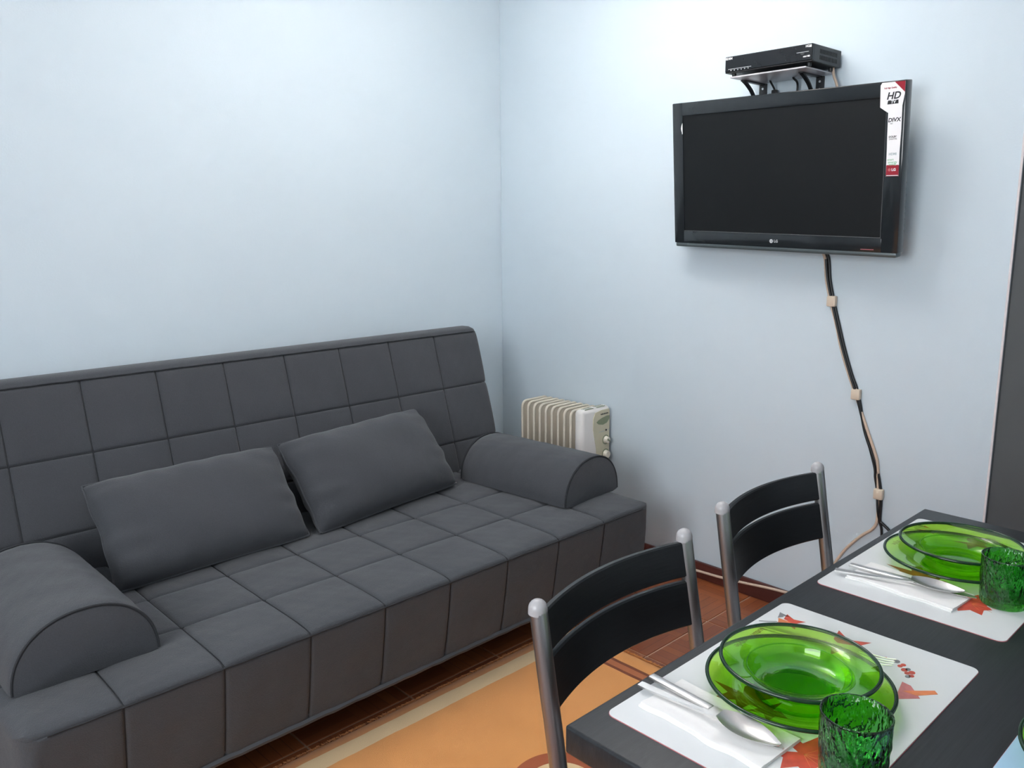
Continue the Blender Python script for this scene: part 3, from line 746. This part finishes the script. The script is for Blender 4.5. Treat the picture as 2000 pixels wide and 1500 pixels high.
MB().prism([(.350, .1805), (.381, .1815), (.3805, .1915), (.3515, .1905)], .0005, .0006).build('sticker_box', 'print_black', stk); st('TV', .0110, 'print_white', .366, .1860, shear=.2, bold=.0003)
st('DIVX', .0150, 'print_black', .3715, .1385, shear=.15, bold=.0004); st('HD', .0055, 'print_black', .364, .1290)
st('DOLBY', .0068, 'print_black', .3695, .0940, bold=.0002); st('DIGITAL', .0062, 'print_black', .371, .0880)
st('HDMI', .0088, 'sticker_grey', .372, .0475, bold=.0004)
st('your', .0080, 'sticker_green', .366, .0105+.031); 
for c_ in [c for c in stk.children if c.name.startswith('sticker_lettering')][-1:]: bpy.data.objects.remove(c_)
st('smart', .0080, 'sticker_green', .3665, .0385-.006); st('energy', .0095, 'sticker_green', .3725, .0245+.001); 
st('saving', .0085, 'sticker_green', .3725, .0165+.0035)
st('LG', .0100, 'print_white', .3770, .0050, bold=.0004); MB().prism(circle(.0042, 16, (.3650, .0050)), .0006, .0007).build('sticker_disc', 'print_rose', stk)
MB().prism(rrect(.357, .390, -.0115, -.0095, .0006), .0006, .0007).build('sticker_line', 'print_white', stk)

# ------------------------------------------------------------------ receiver on its bracket shelf
RX0, RX1, RY0, RY1, RZ0, RZ1 = -.190, -.012, -1.536, -1.246, 1.7885, 1.8375
shf = empty('wall_shelf', (0, -1.37, 1.76), label='small pale shelf on two black brackets above the television', cat='shelf')
qx, qy, qz = shf.location
MB().rbox(-.185-qx, -.012-qx, -1.515-qy, -1.262-qy, 1.7735-qz, 1.7780-qz, .001, 1).build('shelf_board', 'shelf_glass', shf)
for by_ in (-1.274, -1.470):
    br = MB().box(-.008, -.001, by_-.0125-qy, by_+.0125-qy, 1.60-qz, 1.7733-qz).box(-.130, -.001, by_-.007-qy, by_+.007-qy, 1.7690-qz, 1.7733-qz)
    br.build('bracket', 'bracket_black', shf)
    pts = [(-.124, by_-qy, 1.770-qz), (-.105, by_-qy, 1.762-qz), (-.074, by_-qy, 1.742-qz), (-.045, by_-qy, 1.708-qz), (-.024, by_-qy, 1.665-qz), (-.008, by_-qy, 1.62-qz)]
    pp = smooth_path([Vector(q) for q in pts], 5); rows = []
    for i, q in enumerate(pp):
        rows.append([(q.x, q.y-.006, q.z-.003), (q.x, q.y+.006, q.z-.003), (q.x, q.y+.006, q.z+.003), (q.x, q.y-.006, q.z+.003)])
    MB().grid(rows, close=True).build('brace', 'bracket_black', shf)
    for sz in (1.758, 1.735, 1.65): MB().lathe([(0, .002), (.003, .0015), (.0038, 0)], 12, m=T(-.008-qx, by_-qy, sz-qz) @ RY(-PI/2)).build('screw', 'screw_steel', shf)
rcv = empty('receiver', (RX0, (RY0+RY1)/2, RZ0), label='black set top receiver box on the shelf above the television', cat='receiver')
ry = (RY0+RY1)/2; D_ = RX1-RX0; hw_ = (RY1-RY0)/2; H_ = RZ1-RZ0
MB().rbox(.006, D_, -hw_, hw_, 0, H_, .0015, 1).build('case', 'receiver_case', rcv)
fp = MB().rbox(0, .0075, -hw_, hw_, .0035, H_, .0015, 1).build('front_panel', 'receiver_front', rcv)
MB().rbox(.001, .008, -hw_+.001, hw_-.001, 0, .0035, .0008, 1).build('front_sill', 'black_plastic', rcv)
FM = Matrix(((0, 0, -1, 0), (-1, 0, 0, 0), (0, 1, 0, 0), (0, 0, 0, 1)))   # text x -> -y, text y -> z, normal -> -x
def rtext(s, size, y, z, **kw): text_part('lettering', s, size, 'print_white', fp, T(-.0002, y, z) @ FM, .0001, **kw)
rtext('EDSN', .0095, hw_-.0135, H_-.0065, bold=.0003); rtext('HD', .0088, -hw_+.016, H_-.0065, bold=.0002); rtext('mini HD', .0062, -hw_+.018, .0150, bold=.0002)
MB().box(-.0004, 0, -hw_+.004, -hw_+.011, H_-.010, H_-.0035).build('logo_square', 'print_white', fp)
MB().box(-.0006, 0, hw_-.092, hw_-.012, .0105, .0118).build('trim_line', 'receiver_line', fp)
MB().box(-.0006, 0, -hw_+.012, -hw_+.050, .0272, .0284).build('trim_line', 'receiver_line', fp)
MB().prism([(.0065*math.cos(PI+PI*k/12), .0062*math.sin(PI+PI*k/12)) for k in range(13)], 0, .0012, T(0, -hw_+.031, .0262) @ FM).build('power_button', 'receiver_case', fp)
for k in range(6): MB().prism(circle(.0016, 10), 0, .0008, T(0, hw_-.022-.012*k, .0070) @ FM).build('button', 'receiver_line', fp)
for r_ in range(2):
    for k in range(13): MB().box(.045+k*.0085, .0485+k*.0085, -hw_-.0004, -hw_+.001, .009+.017*r_, .021+.017*r_).build('vent_slot', 'vent_dark', rcv)
for fx in (.022, D_-.022):
    for fy in (-hw_+.02, hw_-.02): MB().lathe([(0, -.0105), (.006, -.0105), (.007, -.003), (.007, .0005), (0, .0005)], 14, (fx, fy, 0)).build('foot', 'black_plastic', rcv)

# ------------------------------------------------------------------ cables and clips
def cable(name, pts, r, mat, label, sub=6): return tag(MB().tube(pts, r, 8, sub=sub).build(name, mat, None, 60), label, 'cable')
WC = -.0055
main = [(-.06, -1.512, 1.262), (-.02, -1.518, 1.245), (WC, -1.528, 1.215), (WC, -1.538, 1.15), (WC, -1.557, 1.08), (WC, -1.578, 1.01), (WC, -1.601, .937), (WC, -1.630, .86), (WC, -1.656, .795), (WC, -1.693, .685), (WC, -1.722, .615), (WC, -1.737, .577), (WC, -1.751, .488), (WC, -1.755, .404)]
def off(k, seq): return [(p_[0]+(0 if i < 2 else 0), p_[1]+s_, p_[2]) for i, (p_, s_) in enumerate(zip(main, seq))]
b_off = [.004, .004, .005, .006, .006, .004, .006, .006, .004, -.005, -.006, -.002, .004, .004]
k_off = [-.004, -.004, -.007, -.006, -.005, -.005, -.005, -.004, -.005, .004, .004, .002, -.005, -.004]
cable('antenna_cable', off(0, b_off)+[(WC, -1.738, .368), (WC, -1.703, .334), (WC, -1.665, .288), (WC, -1.641, .250), (WC, -1.620, .205), (WC, -1.605, .14), (-.010, -1.575, .080), (-.018, -1.52, .069), (-.018, -1.40, .058), (-.018, -1.30, .046), (-.018, -1.20, .036), (-.018, -1.085, .030), (-.018, -.92, .020), (-.018, -.76, .012)], .0048, 'cable_beige', 'beige cable running from the television down to the skirting board')
cable('power_cable', off(0, k_off)+[(WC, -1.766, .395), (WC, -1.789, .378), (WC, -1.825, .345), (WC, -1.85, .27), (WC, -1.86, .16), (-.012, -1.862, .085), (-.020, -1.865, .05), (-.021, -1.87, .006)], .0048, 'cable_black', 'black cable bundled with the beige one that curls away to the right')
cable('signal_cable', [(WC-.007, p_[1]-.001, p_[2]) for p_ in main[2:9]]+[(WC, -1.690, .685), (WC, -1.728, .575), (WC-.001, -1.734, .54), (WC, -1.742, .500), (WC-.007, -1.752, .44), (WC, -1.757, .402), (WC, -1.768, .360), (WC, -1.768, .25), (WC, -1.765, .12), (-.012, -1.764, .08), (-.020, -1.765, .05), (-.020, -1.77, .006)], .0038, 'cable_black', 'thin black cable of the bundle that hangs straight down')
cable('receiver_lead', [(-.06, -1.405, 1.787), (-.05, -1.404, 1.772), (-.022, -1.404, 1.755), (-.02, -1.40, 1.69), (-.02, -1.41, 1.60), (-.025, -1.41, 1.52)], .0036, 'cable_black', 'black lead dropping from the receiver nearer the right bracket')
o_ = empty('plug_lead', (-.02, -1.325, 1.69), label='black lead with a plug hanging from the receiver between the brackets', cat='cable')
MB().tube([(-.035, .0, .098), (-.03, .002, .085), (-.006, .002, .066), (.0, .002, .060), (.0, .0, .050)], .0032, 8, sub=5).build('cord', 'cable_black', o_)
MB().rbox(-.008, .008, -.009, .009, .012, .058, .003, 2).build('plug', 'black_plastic', o_)
cable('aerial_lead', [(-.03, -1.522, 1.789), (-.028, -1.522, 1.780), (-.026, -1.524, 1.765), (-.03, -1.54, 1.72), (-.025, -1.535, 1.62), (-.03, -1.53, 1.5)], .0042, 'cable_beige', 'beige lead hanging behind the right end of the receiver')
for y_, z_, lb in ((-1.5565, 1.083, 'topmost'), (-1.656, .795, 'middle'), (-1.7505, .488, 'lowest')):
    MB_ = MB().rbox(-.0190, -.0005, y_-.0145, y_+.0145, z_-.017, z_+.017, .004, 2)
    tag(MB_.build('cable_clip', 'clip_tape'), 'beige cable clip on the wall, %s of the three' % lb, 'clip', 'cable clips on the wall')

# ------------------------------------------------------------------ oil heater
ht = empty('oil_heater', (-.098, -.47, 0), label='cream oil-filled radiator heater behind the sofa arm', cat='heater')
hx, hy = ht.location.x, ht.location.y
NF = 9; Y0h, DY = -.312, -.0345
def fin_poly(): return rrect(-.080, .080, .10, .598, .026, 6)
FMx = Matrix(((1, 0, 0, 0), (0, 0, -1, 0), (0, 1, 0, 0), (0, 0, 0, 1)))     # poly (x, z), extruded along -y
def fin_mesh():
    m = MB(); m.prism(fin_poly(), -.0035, .0035, FMx)
    pts = [(x_, 0, z_) for x_, z_ in rrect(-.076, .076, .104, .594, .024, 6)]; pts.append(pts[0]); pts.append(pts[1])
    m.tube(pts, .0058, 10, caps=False)
    m.rbox(-.030, .030, -.011, .011, .13, .57, .008, 2)
    return m
fme = fin_mesh().mesh('fin', 'heater_cream', 50)
for k in range(NF): link('fin', fme, ht).location = (0, Y0h+DY*k-hy, 0)
MB().tube([(0, Y0h-hy, .525), (0, -.61-hy, .525)], .020, 16).tube([(0, Y0h-hy, .165), (0, -.61-hy, .165)], .020, 16).build('header_pipe', 'heater_cream', ht)
bx = MB().rbox(-.085, .085, -.658-hy, -.612-hy, .095, .606, .016, 4).build('control_box', 'heater_white', ht)
FMh = Matrix(((1, 0, 0, 0), (0, 0, -1, 0), (0, 1, 0, 0), (0, 0, 0, 1)))
yf = -.658-hy
def onface(nm, poly, mat, d0, d1, par): return MB().prism(poly, d0, d1, T(0, yf, 0) @ FMh).build(nm, mat, par)
panel = [(-.010, .588), (.030, .594), (.074, .594), (.077, .58), (.077, .36), (.066, .345), (.02, .345), (.006, .36), (.0, .40), (-.002, .44), (-.012, .48), (-.022, .52), (-.022, .565)]
pn = onface('control_panel', panel, 'heater_panel', -.001, .0025, bx)
onface('display_window', [(-.004, .548), (.010, .538), (.035, .533), (.060, .538), (.075, .553), (.076, .566), (.060, .567), (.030, .562), (.008, .555)], 'heater_window', .0025, .0035, pn)
for k in range(7): onface('lettering', [(.022+.0068*k, .5745), (.0268+.0068*k, .5745), (.0268+.0068*k, .5795+.001*(k % 2)), (.022+.0068*k, .5795)], 'print_black', .0025, .003, pn)
onface('lettering', rrect(.012, .046, .5045, .5065, .0008), 'sticker_grey', .0025, .003, pn)
onface('indicator', circle(.0042, 14, (.056, .508)), 'print_black', .0025, .004, pn)
onface('lettering', rrect(.064, .074, .5065, .5085, .0008), 'sticker_grey', .0025, .003, pn)
for kz, rr_ in ((.468, .0155), (.408, .0175)):
    onface('knob_collar', circle(rr_+.004, 28, (.054, kz)), 'heater_window', .0025, .0035, pn)
    kb = MB().lathe([(0, .019), (rr_*.72, .0185), (rr_*.84, .016), (rr_*.92, .004), (rr_, .0035)], 28, m=T(.054, yf, kz) @ FMh).build('knob', 'knob_cream', pn)
    if rr_ < .016: MB().box(-.0022, .0022, -.0095, .0095, .0185, .0215, T(.054, yf, kz) @ FMh @ RZ(.9)).build('knob_grip', 'heater_window', kb)
for k in range(3): MB().box(-.06, -.01, -.650-hy+.010*k, -.646-hy+.010*k, .6045, .6066).box(.01, .06, -.650-hy+.010*k, -.646-hy+.010*k, .6045, .6066).build('vent_slot', 'heater_window', bx)
for yy_ in (Y0h-.03-hy, -.59-hy):
    for xx in (-.10, .08): MB().lathe([(0, -.011), (.022, -.011), (.026, -.006), (.026, .006), (.022, .011), (0, .011)], 20, m=T(xx+.01 if xx > 0 else xx, yy_, .026) @ RX(PI/2)).build('castor', 'black_plastic', ht)
    MB().box(-.10, .09, yy_-.008, yy_+.008, .03, .042).box(-.012, .012, yy_-.008, yy_+.008, .04, .11).build('castor_bar', 'heater_cream', ht)
